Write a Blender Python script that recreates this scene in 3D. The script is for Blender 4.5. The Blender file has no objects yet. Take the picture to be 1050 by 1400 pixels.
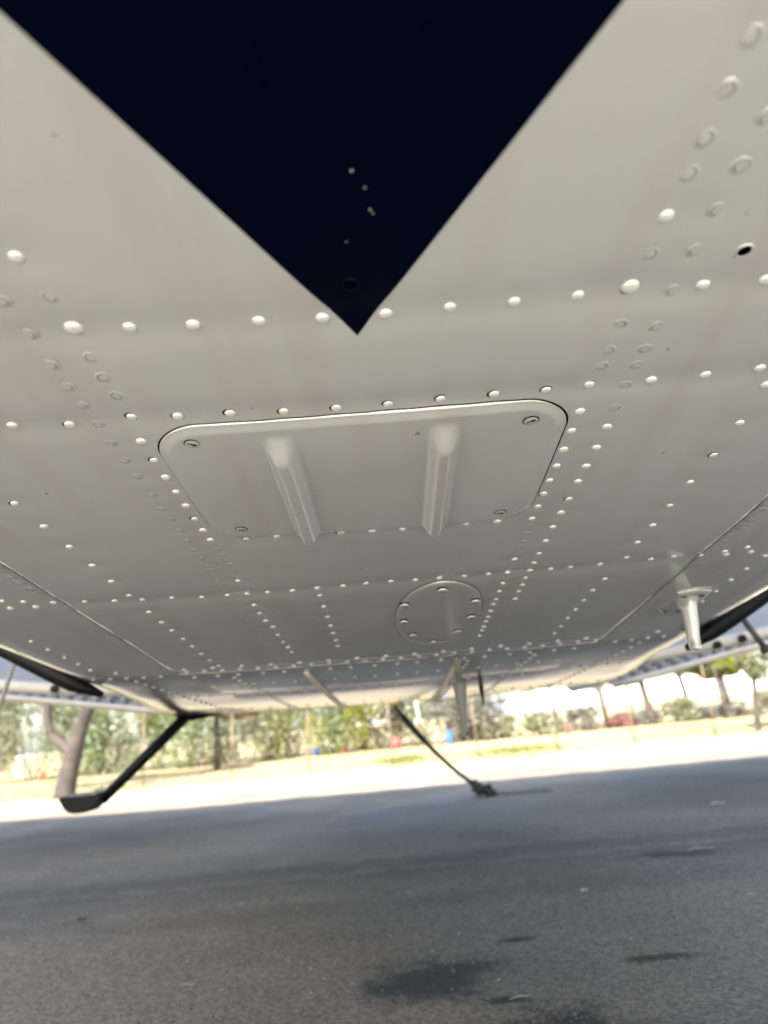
import bpy, math, random
import numpy as np
from mathutils import Matrix, Vector
random.seed(7); rng = np.random.default_rng(7)
S = bpy.context.scene
# ------------------------------------------------------------------ camera, sky, sun, exposure
HC = 0.34                                   # camera height over the apron
ROT = Matrix(((0.995974, 0.089638, 0.0), (0.026286, -0.292069, -0.956036), (-0.085697, 0.952187, -0.293249)))
cam = bpy.data.cameras.new('camera'); co = bpy.data.objects.new('camera', cam); S.collection.objects.link(co)
co.matrix_world = Matrix.Translation((0, 0, HC)) @ ROT.to_4x4()
cam.sensor_fit = 'VERTICAL'; cam.sensor_height = 36.0; cam.lens = 36.0 * 933 / 1400
cam.clip_start = 0.01; cam.clip_end = 2000
cam.dof.use_dof = True; cam.dof.focus_distance = 0.42; cam.dof.aperture_fstop = 7.0
S.camera = co
SUN_EL, SUN_AZ = math.radians(42), math.radians(200)      # azimuth clockwise from +Y
w = bpy.data.worlds.new('World'); S.world = w; w.use_nodes = True
nt = w.node_tree; bg = nt.nodes['Background']
sky = nt.nodes.new('ShaderNodeTexSky'); sky.sky_type = 'NISHITA'; sky.sun_disc = False
sky.sun_elevation = SUN_EL; sky.sun_rotation = SUN_AZ; sky.air_density = 1.0; sky.dust_density = 2.0
nt.links.new(sky.outputs[0], bg.inputs[0]); bg.inputs[1].default_value = 0.12
sl = bpy.data.lights.new('sun', 'SUN'); sl.energy = 4.8; sl.angle = math.radians(0.5); sl.color = (1, .95, .87)
so = bpy.data.objects.new('sun', sl); S.collection.objects.link(so)
sd = Vector((math.sin(SUN_AZ) * math.cos(SUN_EL), math.cos(SUN_AZ) * math.cos(SUN_EL), math.sin(SUN_EL)))
so.rotation_euler = sd.to_track_quat('Z', 'Y').to_euler()
S.view_settings.view_transform = 'Standard'; S.view_settings.look = 'None'
S.view_settings.exposure = 2.15; S.view_settings.gamma = 1
S.render.engine = 'CYCLES'
S.cycles.max_bounces = 8; S.cycles.diffuse_bounces = 5; S.cycles.glossy_bounces = 4; S.cycles.caustics_reflective = False
# ------------------------------------------------------------------ helpers
def link(o, parent=None):
    S.collection.objects.link(o)
    if parent: o.parent = parent
    return o
def mesh(name, v, f, mats, parent=None, smooth=True, loc=None, mi=None):
    me = bpy.data.meshes.new(name)
    v = np.asarray(v, dtype=float)
    if loc is not None: v = v - np.array(loc)
    if isinstance(f, np.ndarray):
        n, k = f.shape
        me.vertices.add(len(v)); me.vertices.foreach_set('co', v.ravel())
        me.loops.add(n * k); me.loops.foreach_set('vertex_index', f.ravel().astype(np.int32))
        me.polygons.add(n); me.polygons.foreach_set('loop_start', np.arange(0, n * k, k, dtype=np.int32))
        me.polygons.foreach_set('loop_total', np.full(n, k, dtype=np.int32))
        me.update(calc_edges=True)
    else:
        me.from_pydata([tuple(p) for p in v], [], [tuple(q) for q in f])
    if not isinstance(mats, (list, tuple)): mats = [mats]
    for m in mats: me.materials.append(m)
    if mi is not None: me.polygons.foreach_set('material_index', np.asarray(mi, dtype=np.int32))
    me.polygons.foreach_set('use_smooth', np.full(len(me.polygons), smooth))
    me.update()
    o = bpy.data.objects.new(name, me)
    if loc is not None: o.location = loc
    return link(o, parent)
def tag(o, label=None, cat=None, group=None, kind=None):
    if label: o['label'] = label
    if cat: o['category'] = cat
    if group: o['group'] = group
    if kind: o['kind'] = kind
    return o
def empty(name, loc, label, cat, group=None):
    o = bpy.data.objects.new(name, None); o.location = loc; o.empty_display_size = .1
    link(o); return tag(o, label, cat, group)
class MB:
    def __init__(s): s.v = []; s.f = []; s.m = []
    def add(s, v, f, m=0):
        n = len(s.v); s.v += [tuple(p) for p in v]; s.f += [tuple(i + n for i in q) for q in f]; s.m += [m] * len(f)
    def box(s, c, d, rot=None, m=0, taper=1.0):
        x, y, z = [k / 2 for k in d]
        P = [(-x, -y, -z), (x, -y, -z), (x, y, -z), (-x, y, -z), (-x * taper, -y * taper, z), (x * taper, -y * taper, z), (x * taper, y * taper, z), (-x * taper, y * taper, z)]
        P = [Vector(p) for p in P]
        if rot is not None: P = [rot @ p for p in P]
        s.add([p + Vector(c) for p in P], [(0, 3, 2, 1), (4, 5, 6, 7), (0, 1, 5, 4), (1, 2, 6, 5), (2, 3, 7, 6), (3, 0, 4, 7)], m)
    def tube(s, pts, r, n=10, m=0, flat=1.0, up=None, cap=True):
        pts = [Vector(p) for p in pts]
        if not hasattr(r, '__len__'): r = [r] * len(pts)
        V = []; up0 = Vector(up) if up else None
        for i, p in enumerate(pts):
            t = (pts[min(i + 1, len(pts) - 1)] - pts[max(i - 1, 0)]).normalized()
            a = up0 or (Vector((0, 0, 1)) if abs(t.z) < .9 else Vector((0, 1, 0)))
            b = t.cross(a).normalized(); c = b.cross(t).normalized()
            for k in range(n):
                q = 2 * math.pi * k / n
                V.append(p + r[i] * (math.cos(q) * b + math.sin(q) * c * flat))
        F = [(i * n + k, i * n + (k + 1) % n, (i + 1) * n + (k + 1) % n, (i + 1) * n + k) for i in range(len(pts) - 1) for k in range(n)]
        if cap: F += [tuple(range(n))[::-1], tuple(range((len(pts) - 1) * n, len(pts) * n))]
        s.add(V, F, m)
    def build(s, name, mats, parent=None, smooth=False, loc=None):
        return mesh(name, s.v, s.f, mats, parent, smooth, loc, s.m)
def shade_auto(o, ang=40):
    me = o.data; me.polygons.foreach_set('use_smooth', np.ones(len(me.polygons), dtype=bool))
    me.set_sharp_from_angle(angle=math.radians(ang)); return o
def smooth01(x): x = np.clip(x, 0, 1); return x * x * (3 - 2 * x)
# ------------------------------------------------------------------ materials
def mat(name, col, rough=.5, metal=0., col2=None, nscale=20., bump=0., bscale=200., coat=0., detail=6, spec=.5, lo=.35, hi=.65, rvar=0, bdist=.001, col3=None, n3=3.):
    m = bpy.data.materials.new(name); m.use_nodes = True; t = m.node_tree; b = t.nodes['Principled BSDF']
    b.inputs['Base Color'].default_value = (*col, 1); b.inputs['Roughness'].default_value = rough
    b.inputs['Metallic'].default_value = metal; b.inputs['Coat Weight'].default_value = coat
    b.inputs['Specular IOR Level'].default_value = spec
    tc = t.nodes.new('ShaderNodeTexCoord')
    def noise(sc, det=detail):
        n = t.nodes.new('ShaderNodeTexNoise'); n.inputs['Scale'].default_value = sc; n.inputs['Detail'].default_value = det
        t.links.new(tc.outputs['Object'], n.inputs['Vector']); return n
    out = None
    if col2 is not None:
        n = noise(nscale); r = t.nodes.new('ShaderNodeValToRGB')
        r.color_ramp.elements[0].position = lo; r.color_ramp.elements[1].position = hi
        r.color_ramp.elements[0].color = (*col, 1); r.color_ramp.elements[1].color = (*col2, 1)
        t.links.new(n.outputs['Fac'], r.inputs[0]); out = r.outputs[0]
        if col3 is not None:
            n2 = noise(n3); r2 = t.nodes.new('ShaderNodeValToRGB'); r2.color_ramp.elements[0].position = .48; r2.color_ramp.elements[1].position = .68
            t.links.new(n2.outputs['Fac'], r2.inputs[0])
            mx = t.nodes.new('ShaderNodeMix'); mx.data_type = 'RGBA'; t.links.new(r2.outputs[0], mx.inputs[0])
            t.links.new(out, mx.inputs[6]); mx.inputs[7].default_value = (*col3, 1); out = mx.outputs[2]
        t.links.new(out, b.inputs['Base Color'])
    if rvar:
        n = noise(nscale * .5); mr = t.nodes.new('ShaderNodeMapRange'); mr.inputs['To Min'].default_value = rough - rvar; mr.inputs['To Max'].default_value = rough + rvar
        mr.inputs['From Min'].default_value = .3; mr.inputs['From Max'].default_value = .7
        t.links.new(n.outputs['Fac'], mr.inputs['Value']); t.links.new(mr.outputs[0], b.inputs['Roughness'])
    if bump:
        n = noise(bscale); bp = t.nodes.new('ShaderNodeBump'); bp.inputs['Strength'].default_value = bump; bp.inputs['Distance'].default_value = bdist
        t.links.new(n.outputs['Fac'], bp.inputs['Height']); t.links.new(bp.outputs[0], b.inputs['Normal'])
    return m
paint = mat('white_paint', (.585, .592, .572), .2, col2=(.565, .565, .54), nscale=5, bump=.06, bscale=260, coat=.4, rvar=.03, bdist=.0004, lo=.2, hi=.8, detail=3)
def grime(m):                                 # faint airflow streaks and a few specks
    t = m.node_tree; b = t.nodes['Principled BSDF']; cur = b.inputs['Base Color'].links[0].from_socket
    tc = [n for n in t.nodes if n.type == 'TEX_COORD'][0]
    mp = t.nodes.new('ShaderNodeMapping'); mp.inputs['Scale'].default_value = (34, 2.2, 8); t.links.new(tc.outputs['Object'], mp.inputs['Vector'])
    n = t.nodes.new('ShaderNodeTexNoise'); n.inputs['Scale'].default_value = 1; n.inputs['Detail'].default_value = 6; t.links.new(mp.outputs[0], n.inputs['Vector'])
    n2 = t.nodes.new('ShaderNodeTexNoise'); n2.inputs['Scale'].default_value = 150; n2.inputs['Detail'].default_value = 2; t.links.new(tc.outputs['Object'], n2.inputs['Vector'])
    for src, a, c, dark_, w_ in ((n, .5, .8, (.50, .45, .41, 1), .55), (n2, .765, .80, (.10, .09, .08, 1), .7)):
        mr = t.nodes.new('ShaderNodeMapRange'); mr.inputs['From Min'].default_value = a; mr.inputs['From Max'].default_value = c; mr.inputs['To Max'].default_value = w_; t.links.new(src.outputs['Fac'], mr.inputs['Value'])
        mx = t.nodes.new('ShaderNodeMix'); mx.data_type = 'RGBA'; t.links.new(mr.outputs[0], mx.inputs[0]); t.links.new(cur, mx.inputs[6]); mx.inputs[7].default_value = dark_; cur = mx.outputs[2]
    t.links.new(cur, b.inputs['Base Color'])
grime(paint); paint.node_tree.nodes['Principled BSDF'].inputs['Metallic'].default_value = .32
shaded_paint = mat('shaded_white_paint', (.36, .365, .36), .10, col2=(.33, .335, .33), nscale=6, spec=.12, detail=3)  # white paint darkened so the far belly's shade sits in the colour
groove = mat('dark_groove', (.20, .195, .18), .7)  # darker ring in each flush rivet's groove
rpaint = mat('rivet_paint', (.76, .745, .70), .2, col2=(.72, .70, .66), nscale=90, coat=.8, spec=.7, metal=.2)
navy = mat('navy_paint', (.0006, .0013, .0065), .14, col2=(.0009, .0017, .008), nscale=30, spec=.10, bump=.03, bscale=260, bdist=.0005)
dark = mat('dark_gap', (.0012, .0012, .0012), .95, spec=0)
sealant = mat('grey_sealant', (.10, .10, .095), .7, col2=(.05, .05, .05), nscale=60)
black = mat('black_paint', (.007, .0075, .008), .38, col2=(.010, .010, .010), nscale=30, spec=.12)
steel = mat('dull_steel', (.42, .41, .38), .4, metal=.7, col2=(.3, .29, .27), nscale=80)
cream = mat('cream_paint', (.78, .70, .58), .35, col2=(.68, .60, .48), nscale=12)
greyp = mat('grey_paint', (.34, .32, .285), .6, col2=(.28, .265, .24), nscale=12)
rubber = mat('tyre_rubber', (.02, .02, .02), .8, col2=(.035, .034, .032), nscale=40)
rope_m = mat('dark_rope', (.035, .038, .035), .85, col2=(.08, .08, .07), nscale=60)
DOMES =  [(-117.8, 176.6), (108.5, 179.0), (-115.1, 215.5), (-92.8, 215.5), (-67.8, 216.3), (-41.8, 216.8), (-16.5, 218.0), (9.0, 218.3), (34.8, 217.2), (60.6, 216.8), (86.2, 216.4), (107.5, 215.3), (136.7, 215.9), (161.4, 215.0), (-171.8, 278.6), (-145.8, 281.8), (-115.1, 280.1), (-93.1, 280.9), (-67.7, 280.8), (-42.0, 282.2), (-16.5, 282.9), (8.9, 283.0), (34.6, 282.3), (60.7, 281.7), (86.1, 281.5), (107.4, 281.1), (137.5, 280.6), (163.9, 280.1), (190.1, 278.5), (-118.1, 302.4), (-118.1, 322.2), (-118.1, 342.4), (-118.0, 361.7), (-117.9, 381.7), (-118.1, 402.2), (-118.0, 422.2), (-117.6, 440.0), (-92.9, 441.6), (-71.4, 441.4), (-26.9, 441.7), (-4.8, 442.0), (16.7, 442.2), (61.0, 441.9), (83.2, 442.5), (-213.3, 361.7), (-213.2, 397.7), (-213.1, 434.4), (-213.1, 472.1), (-212.9, 508.5), (-212.7, 545.9), (-213.2, 597.3), (-213.3, 633.3), (-212.9, 664.7), (-212.8, 701.9), (-212.7, 736.0), (-212.6, 773.2), (-212.6, 809.5), (-210.2, 844.8), (203.7, 330.0), (203.9, 365.5), (204.0, 402.1), (204.2, 439.1), (204.3, 474.8), (204.5, 511.0), (206.9, 546.8), (203.4, 602.0), (200.6, 635.2), (200.6, 669.5), (200.8, 704.5), (200.1, 739.6), (200.5, 774.9), (200.1, 809.5), (-56.8, 582.7), (-56.8, 617.7), (-56.9, 653.7), (-56.8, 687.9), (-56.8, 718.9), (-56.7, 752.6), (-56.7, 781.5), (108.0, 303.9), (108.0, 323.1), (108.1, 343.5), (108.1, 363.2), (107.8, 382.5), (108.0, 401.7), (108.0, 422.5), (107.9, 443.7), (127.1, 321.6), (127.2, 344.2), (127.0, 366.5), (127.0, 387.2), (127.1, 413.4), (127.0, 436.2), (126.9, 462.6), (126.8, 490.2), (127.0, 517.7), (127.0, 540.4), (127.1, 561.2), (200.5, 293.6), (-117.9, 529.6), (-117.5, 595.8), (-117.6, 622.6), (-117.3, 652.0), (-114.7, 677.9), (-115.1, 711.7), (-114.4, 742.1), (-112.6, 767.7), (-112.3, 794.5), (126.5, 580.5), (127.0, 600.1), (127.1, 620.5), (127.2, 644.5), (108.5, 527.3), (107.8, 590.4), (107.8, 614.7), (108.2, 641.3), (107.6, 658.3), (108.0, 682.8), (108.1, 705.7), (108.0, 723.6), (107.9, 745.4), (107.7, 761.6), (107.7, 785.8), (-361.4, 680.9), (-361.7, 717.8), (-362.1, 758.3), (-362.4, 794.8), (-364.6, 834.6), (342.7, 580.8), (342.8, 616.7), (343.0, 650.0), (343.3, 686.6), (343.5, 724.0), (-318.3, 544.5), (-303.1, 549.5), (-280.8, 555.8), (-254.3, 556.6), (-229.8, 559.3), (-206.9, 561.8), (-182.0, 562.7), (-157.1, 566.0), (-134.6, 564.5), (-117.6, 564.3), (-99.7, 563.8), (-78.4, 564.5), (-56.8, 563.3), (-34.7, 564.4), (-14.4, 563.2), (7.1, 562.3), (28.0, 563.4), (48.9, 562.7), (70.4, 562.1), (91.2, 561.6), (108.0, 561.9), (145.3, 562.1), (162.2, 560.8), (188.1, 560.2), (231.7, 558.9), (250.6, 556.8), (275.5, 560.0), (295.1, 556.4), (312.1, 550.6)]
FLUSH =  [(-133.3, 196.5), (-115.2, 195.9), (-133.3, 216.5), (-115.4, 233.1), (-133.5, 235.8), (-115.5, 246.8), (-133.6, 251.5), (-115.3, 261.2), (-133.6, 267.0), (-133.5, 284.7), (-133.6, 302.0), (-133.7, 320.1), (108.8, 196.8), (125.8, 196.4), (125.9, 218.8), (109.1, 236.7), (126.1, 239.8), (109.0, 253.9), (126.0, 255.0), (109.1, 266.1), (126.0, 267.2), (126.0, 284.0), (126.1, 303.2), (108.7, 117.6), (108.9, 132.4), (125.8, 142.1), (109.1, 148.1), (109.2, 161.1), (125.9, 159.4), (125.9, 177.4), (-133.7, 339.2), (-133.6, 363.3), (-133.7, 383.5), (-133.6, 400.9), (-133.6, 419.6), (-133.7, 438.3), (-133.5, 455.7), (-133.4, 474.2), (-133.5, 490.5), (-133.7, 509.5), (-133.6, 524.3), (-133.7, 545.8), (-115.8, 458.8), (-115.5, 471.1), (-115.7, 490.5), (-115.6, 507.9), (109.1, 458.8), (109.2, 473.0), (109.0, 489.4), (280.9, 444.2), (281.0, 462.0), (282.4, 482.7), (283.0, 500.4), (281.3, 513.7), (281.5, 528.3), (282.5, 543.7), (286.5, 585.1), (-281.1, 473.8), (-281.5, 488.9), (-281.6, 503.2), (-281.7, 516.4), (-281.6, 530.3)]
STAINS_AND_DARKENER = [(0, 1.0, 3.2, 1.6, 'o'), (.03, 3.34, .36, .34, 'o'), (.46, 2.72, .34, .26, 'o'), (1.0, 3.35, .22, .05, 'o'), (.45, 3.75, .12, .05, 'o'), (.30, 3.05, .10, .05, 'o'), (-4.2, 8.6, 1.6, .5, 'p'), (.6, 10.0, .5, .3, 'p'), (-1.5, 8.0, 1.2, .3, 'p'),  # first patch is added under the belly to cut bounced light
          (1.75, 5.3, .40, .14, 'o'), (.65, 5.5, 10.000, 0.108, 'r'), (-1.2, 5.3, 10.420, 0.420, 'r'), (-.2, 5.9, 10.158, 0.300, 'r'), (1.6, 5.9, 10.262, 0.300, 'r'), (-2.4, 4.7, 10.105, 0.300, 'r')]
# x, y, height, width (at 1.05 m eye), kind, seed, second leaf, label
BUSHES = []
_k = ['olive', 'sage', 'green', 'olive', 'sage', 'lime', 'sage', 'dusk', 'sage', 'green']
_i = 0
import random as _r
_q = _r.Random(3)
_w = {'olive': 'yellow-green', 'sage': 'silvery sage', 'green': 'mid green', 'lime': 'bright lime-green', 'dusk': 'grey-leaved'}
_place = ['at the far left edge', 'just left of the big forked tree', 'behind the fork of the big tree', 'right of the forked trunk', 'behind the boarding step leg', 'left of the rust-leaved tree',
          'behind the rust-leaved tree', 'right of the rust-leaved tree', 'third from the rust-leaved tree', 'above the red drum', 'left of the white gap', 'right of the white gap', 'beside the blue drum', 'behind the belly blade antenna']
for j, (x, kind, h) in enumerate([(-14.2, 'olive', 3.4), (-12.6, 'sage', 3.0), (-11.1, 'green', 3.3), (-9.7, 'sage', 2.9), (-8.4, 'olive', 3.4), (-7.0, 'green', 3.1), (-5.9, 'sage', 2.5), (-4.7, 'sage', 2.8), (-3.6, 'olive', 2.7), (-2.4, 'green', 2.9), (-1.5, 'lime', 2.9), (-.75, 'olive', 2.5), (.75, 'sage', 2.5), (2.0, 'dusk', 2.7)]):
    BUSHES.append((x, 24.2 + _q.uniform(-.5, .5), h * 1.15, 2.5, kind, 100 + j, 'flower' if kind != 'lime' else 'olive', 'tall %s bush %s' % (_w[kind], _place[j])))
for j, (x, y, h, wd, kind, lab) in enumerate([(2.45, 25.5, 2.0, 1.0, 'lime', 'lime-green shrub right of the belly blade antenna'), (3.2, 24.0, 1.25, 1.3, 'sage', 'rounded sage bush in front of the grey shed'), (4.5, 24.0, 1.25, 1.4, 'sage', 'broad sage bush left of the thin pole'),
        (6.1, 24.6, 1.25, 1.2, 'dusk', 'grey bush right of the thin pole'), (7.5, 25, .75, 1.3, 'red', 'low reddish bush beneath the crossbar pole'), (8.5, 25, .8, 1.1, 'dusk', 'low grey bush between two trunks'),
        (9.35, 24.5, 1.35, 1.1, 'sage', 'pale round bush right of the bent tree'), (10.3, 25, .9, 1.1, 'dusk', 'low grey bush by the forked tree'), (11.3, 25, .9, 1.1, 'dusk', 'low bush below the bushy green tree'),
        (12.4, 24.5, 1.6, 1.4, 'sage', 'large pale bush at the right edge')]):
    BUSHES.append((x, y, h * .56, wd, kind, 200 + j, 'flower' if kind != 'red' else 'dusk', lab))
# x, y, h, r0, lean, crown[(cx, cz, r, h, n)], kind, seed, label, forks[(z0, dx, dz, r)]
TREES = [
    (-7.98, 16.9, 3.6, .25, 1.05, [(.8, 3.8, 2.2, 1.3, 2500), (-1.4, 3.4, 1.6, 1.2, 1500)], 'olive', 11, 'big grey tree with forked trunk rising behind the boarding step', [(.9, -.72, .95, .15)]),
    (-5.5, 21.0, 3.2, .11, .1, [(.2, 1.78, 1.3, .42, 2200)], 'rust', 12, 'small tree with rusty orange leaves right of the boarding step'),
    (-11.5, 27, 4.2, .14, .3, [(0, 3.2, 2.4, 1.2, 3500)], 'olive', 13, 'yellow-green tree beyond the hedge at far left'),
    (-5.2, 29, 4.0, .14, .3, [(0, 3.0, 2.6, 1.2, 3500)], 'olive', 14, 'yellow-green tree beyond the hedge above the rust tree'),
    (-1.6, 27.5, 3.6, .11, 0, [(0, 2.7, .9, .8, 1500)], 'lime', 15, 'lime-green tree left of the white gap in the hedge'),
    (2.2, 28, 3.4, .14, 0, [(0, 2.5, 1.2, 1.0, 1800)], 'lime', 16, 'lime-green tree above the hedge behind the blade antenna'),
    (5.3, 24.6, 3.2, .10, -.25, [(-.1, 3.6, 1.0, .7, 900)], 'olive', 17, 'straight thin dark trunk right of the grey shed'),
    (7.0, 24.8, 2.0, .10, -.1, [(-.7, 1.95, .7, .25, 500), (.1, 1.62, .45, .10, 200)], 'dusk', 18, 'slim tree with sparse flat grey crown'),
    (8.55, 24.6, 3.2, .15, -.35, [(-.9, 2.1, 1.1, .20, 1300), (-.1, 2.2, .7, .25, 900)], 'olive', 19, 'bent tree with gnarled trunk right of the crossbar pole'),
    (9.95, 24.6, 2.6, .12, -.45, [(-.5, 2.1, 1.2, .26, 2200), (.6, 2.05, .6, .2, 800)], 'olive', 20, 'forked tree with spreading brown-grey crown'),
    (11.6, 25.6, 2.2, .14, -.1, [(-.4, 1.75, 1.1, .45, 2600), (.5, 2.1, 1.0, .5, 2500)], 'lime', 21, 'bushy green tree near the right edge'),
    (8.75, 18.0, 2.6, .08, .35, [(.4, 1.75, .55, .55, 900)], 'sage', 22, 'thin leaning tree at the right edge by the fence')]
DRUMS = [(-12.1, 24.0, 0.084, 0.300, 'r', 'red drum beside the big forked tree'), (-2.1, 24.3, 0.158, 0.252, 'r', 'red drum left of the white gap'), (-3.0, 24.3, 0.105, 0.240, 'b', 'small blue drum left of a red one'), (-.3, 24.0, 0.158, 0.372, 'r', 'tall red drum in the white gap between bushes'),
         (1.45, 23.2, 0.089, 0.480, 'b', 'tall blue drum behind the slanting rope'), (5.35, 23.6, 0.053, 0.300, 'r', 'thin red drum between the two sage bushes')]
SHADE_BACK = .03
# ------------------------------------------------------------------ the aircraft (local frame: x right, y along the belly, z out of it, up)
H = 0.182
TX, DY, NZ = Vector((0.999814, 0.013657, -0.013647)), Vector((-0.0152, 0.992637, -0.120171)), Vector((0.011906, 0.120356, 0.992659))
R3 = Matrix((TX, DY, NZ)).transposed()
ORG = Vector((0, 0, HC)) + NZ * H
air = empty('light_aircraft', ORG, 'white riveted aircraft overhead seen from below with navy painted point', 'aircraft')
air.rotation_euler = R3.to_euler()
def L(x, y, z):                                  # point given from the camera (level axes, metres) -> aircraft frame
    return R3.transposed() @ (Vector((x, y, z + HC)) - ORG)
DM = np.array(DOMES) / 1000; FL = np.array(FLUSH) / 1000
UC = -.0035
def wave(u, v, seed, lam, n=9):
    r = np.random.default_rng(seed); o = 0
    for i in range(n):
        a = r.uniform(0, 2 * np.pi); k = 2 * np.pi / (lam * r.uniform(.7, 1.6)); o = o + np.sin(k * (np.cos(a) * u + np.sin(a) * v) + r.uniform(0, 6.28))
    return o / n ** .5
def bend(v):
    x = (v - .885) / .035
    a = .064 * .035 * np.logaddexp(0, x)
    return a + .07 * np.clip(v - 1.25, 0, None) ** 2
def zb(u, v):                                    # smooth belly
    u = np.asarray(u, float); v = np.asarray(v, float)
    return .0405 * (u + .0298) ** 2 + bend(v)
DIMP = [(p[0], p[1], .00060, .0075) for p in DM] + [(p[0], p[1], .00065, .0065) for p in FL]
DIMP += [(-.115, .2155, .0014, .012), (.106, .2153, .0016, .013), (-.1174, .1766, .0010, .010), (.110, .179, .0009, .010), (-.115, .280, .0004, .01), (.106, .281, .0004, .01)]
def zw(u, v):
    u = np.asarray(u, float); v = np.asarray(v, float)
    return zb(u, v) + .00028 * wave(u, v, 3, .13) + .0005 * wave(u, v, 5, .34, 6)
def zs(u, v):                                    # belly as it is: pulled in at the rivets, slightly wavy between frames
    u = np.asarray(u, float); v = np.asarray(v, float); z = zw(u, v)
    uf, vf = u.ravel(), v.ravel(); add = np.zeros_like(uf)
    for (a, b, h, s) in DIMP:
        k = np.where((np.abs(uf - a) < 3 * s) & (np.abs(vf - b) < 3 * s))[0]
        if len(k): add[k] += h * np.exp(-((uf[k] - a) ** 2 + (vf[k] - b) ** 2) / (2 * s * s))
    # quilting between the twin flush rows
    for c in (-.1246, .1176):
        add += .0009 * np.exp(-((uf - c) / .012) ** 2) * (vf < .56)
    for c in (.2165, .281, .5635, .872):
        add += .0006 * np.exp(-((vf - c) / .012) ** 2)
    return z + add.reshape(z.shape)
def grid(us, vs, zf, extra=0):
    U, V = np.meshgrid(us, vs); Z = zf(U, V) - extra
    P = np.stack([U, V, Z], -1).reshape(-1, 3); nu, nv = len(us), len(vs)
    i = np.arange(nv - 1)[:, None] * nu + np.arange(nu - 1)[None]
    F = np.stack([i, i + nu, i + nu + 1, i + 1], -1).reshape(-1, 4)     # normal down (-z)
    return P, F
def skirted(P, F, nu, nv, dz):                   # turn the sheet's rim up by dz so that it has an edge
    rim = [i for i in range(nu)] + [j * nu + nu - 1 for j in range(1, nv)] + [(nv - 1) * nu + i for i in range(nu - 2, -1, -1)] + [j * nu for j in range(nv - 2, 0, -1)]
    n = len(P); Q = P[rim].copy(); Q[:, 2] += dz
    k = len(rim); G = np.array([(rim[i], rim[(i + 1) % k], n + (i + 1) % k, n + i) for i in range(k)])
    return np.vstack([P, Q]), np.vstack([F, G])
def spaced(*seg):
    o = []
    for a, b, d in seg: o += list(np.linspace(a, b, max(2, int(round((b - a) / d)) + 1)))[(1 if o else 0):]
    return np.array(o)
SL, SR = -.2715, .2725
us = spaced((SL, SR, .0025)); vs = spaced((-.6, .08, .012), (.08, .60, .0025), (.60, .8885, .005))
P, F = grid(us, vs, zs); P, F = skirted(P, F, len(us), len(vs), .0012)
mesh('belly_skin', P, F, paint, air)
# forward belly beyond the cross lap, level
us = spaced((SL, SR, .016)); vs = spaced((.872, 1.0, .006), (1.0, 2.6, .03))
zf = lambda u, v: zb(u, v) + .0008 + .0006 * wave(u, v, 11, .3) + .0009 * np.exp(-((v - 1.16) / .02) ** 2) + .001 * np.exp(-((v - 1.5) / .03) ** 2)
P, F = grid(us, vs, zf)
mesh('forward_belly_skin', P, F, shaded_paint, air)
# side skins: belly edge, rounded corner, flank
HWV = [(-.6, .45), (.4, .475), (.7, .49), (.9, .485), (1.2, .52), (1.6, .60), (2.0, .62), (2.6, .5)]
def hw(v): return np.interp(v, [a for a, b in HWV], [b for a, b in HWV])
def side(sgn, top=.5):
    vs = spaced((-.6, .3, .05), (.3, 1.0, .01), (1.0, 2.6, .03)); e0 = (SR if sgn > 0 else -SL) - .010; R = .11
    rows = []
    for v in vs:
        a = hw(v) - R; t = np.linspace(0, 1, 26)
        u = e0 + (a - e0) * t; z = zb(sgn * u, v) + .0010 + .0004 * wave(sgn * u, v + 0 * u, 21, .25)
        row = [(sgn * q, v, k) for q, k in zip(u, z)]; zc = row[-1][2]
        for th in np.linspace(0, np.pi / 2, 15)[1:]: row.append((sgn * (a + R * np.sin(th)), v, zc + R * (1 - np.cos(th))))
        for k in (.2, .4, .6, 1.0): row.append((sgn * (a + R) * (1 - .05 * k), v, zc + R + (top - R - zc) * k))
        rows.append(row)
    nv, nu = len(rows), len(rows[0]); P = np.array(rows).reshape(-1, 3)
    i = np.arange(nv - 1)[:, None] * nu + np.arange(nu - 1)[None]
    F = np.stack([i, i + nu, i + nu + 1, i + 1], -1).reshape(-1, 4)
    if sgn < 0: F = F[:, ::-1].copy()
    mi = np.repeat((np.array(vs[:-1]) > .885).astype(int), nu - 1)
    return mesh('side_skin', P, F, [paint, shaded_paint], air, mi=mi)
side(1); side(-1)
# upper fuselage and closed ends
b = MB(); vv = [-.6, 0, .6, 1.2, 1.8, 2.2, 2.6]
ring = []
for v in vv:
    h = float(hw(v)) * .95
    ring.append([(h * math.cos(a), v, .5 + .25 * math.sin(a)) for a in np.linspace(0, math.pi, 13)])
V = [p for r in ring for p in r]; n = 13
b.add(V, [(i * n + k, i * n + k + 1, (i + 1) * n + k + 1, (i + 1) * n + k) for i in range(len(vv) - 1) for k in range(n - 1)])
b.build('upper_fuselage', paint, air, smooth=True)
for v, nm in ((-.6, 'rear_bulkhead'), (2.6, 'front_bulkhead')):
    a = float(hw(v)); z0 = float(zb(0, v)); b = MB()
    pts = [(-a + .11, v, z0 + .01), (a - .11, v, z0 + .01), (a, v, z0 + .13), (a * .95, v, .5)] + [(a * .95 * math.cos(q), v, .5 + .25 * math.sin(q)) for q in np.linspace(0, math.pi, 9)[1:]] + [(-a, v, z0 + .13)]
    b.add(pts, [tuple(range(len(pts)))]); b.build(nm, paint, air)
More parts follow.
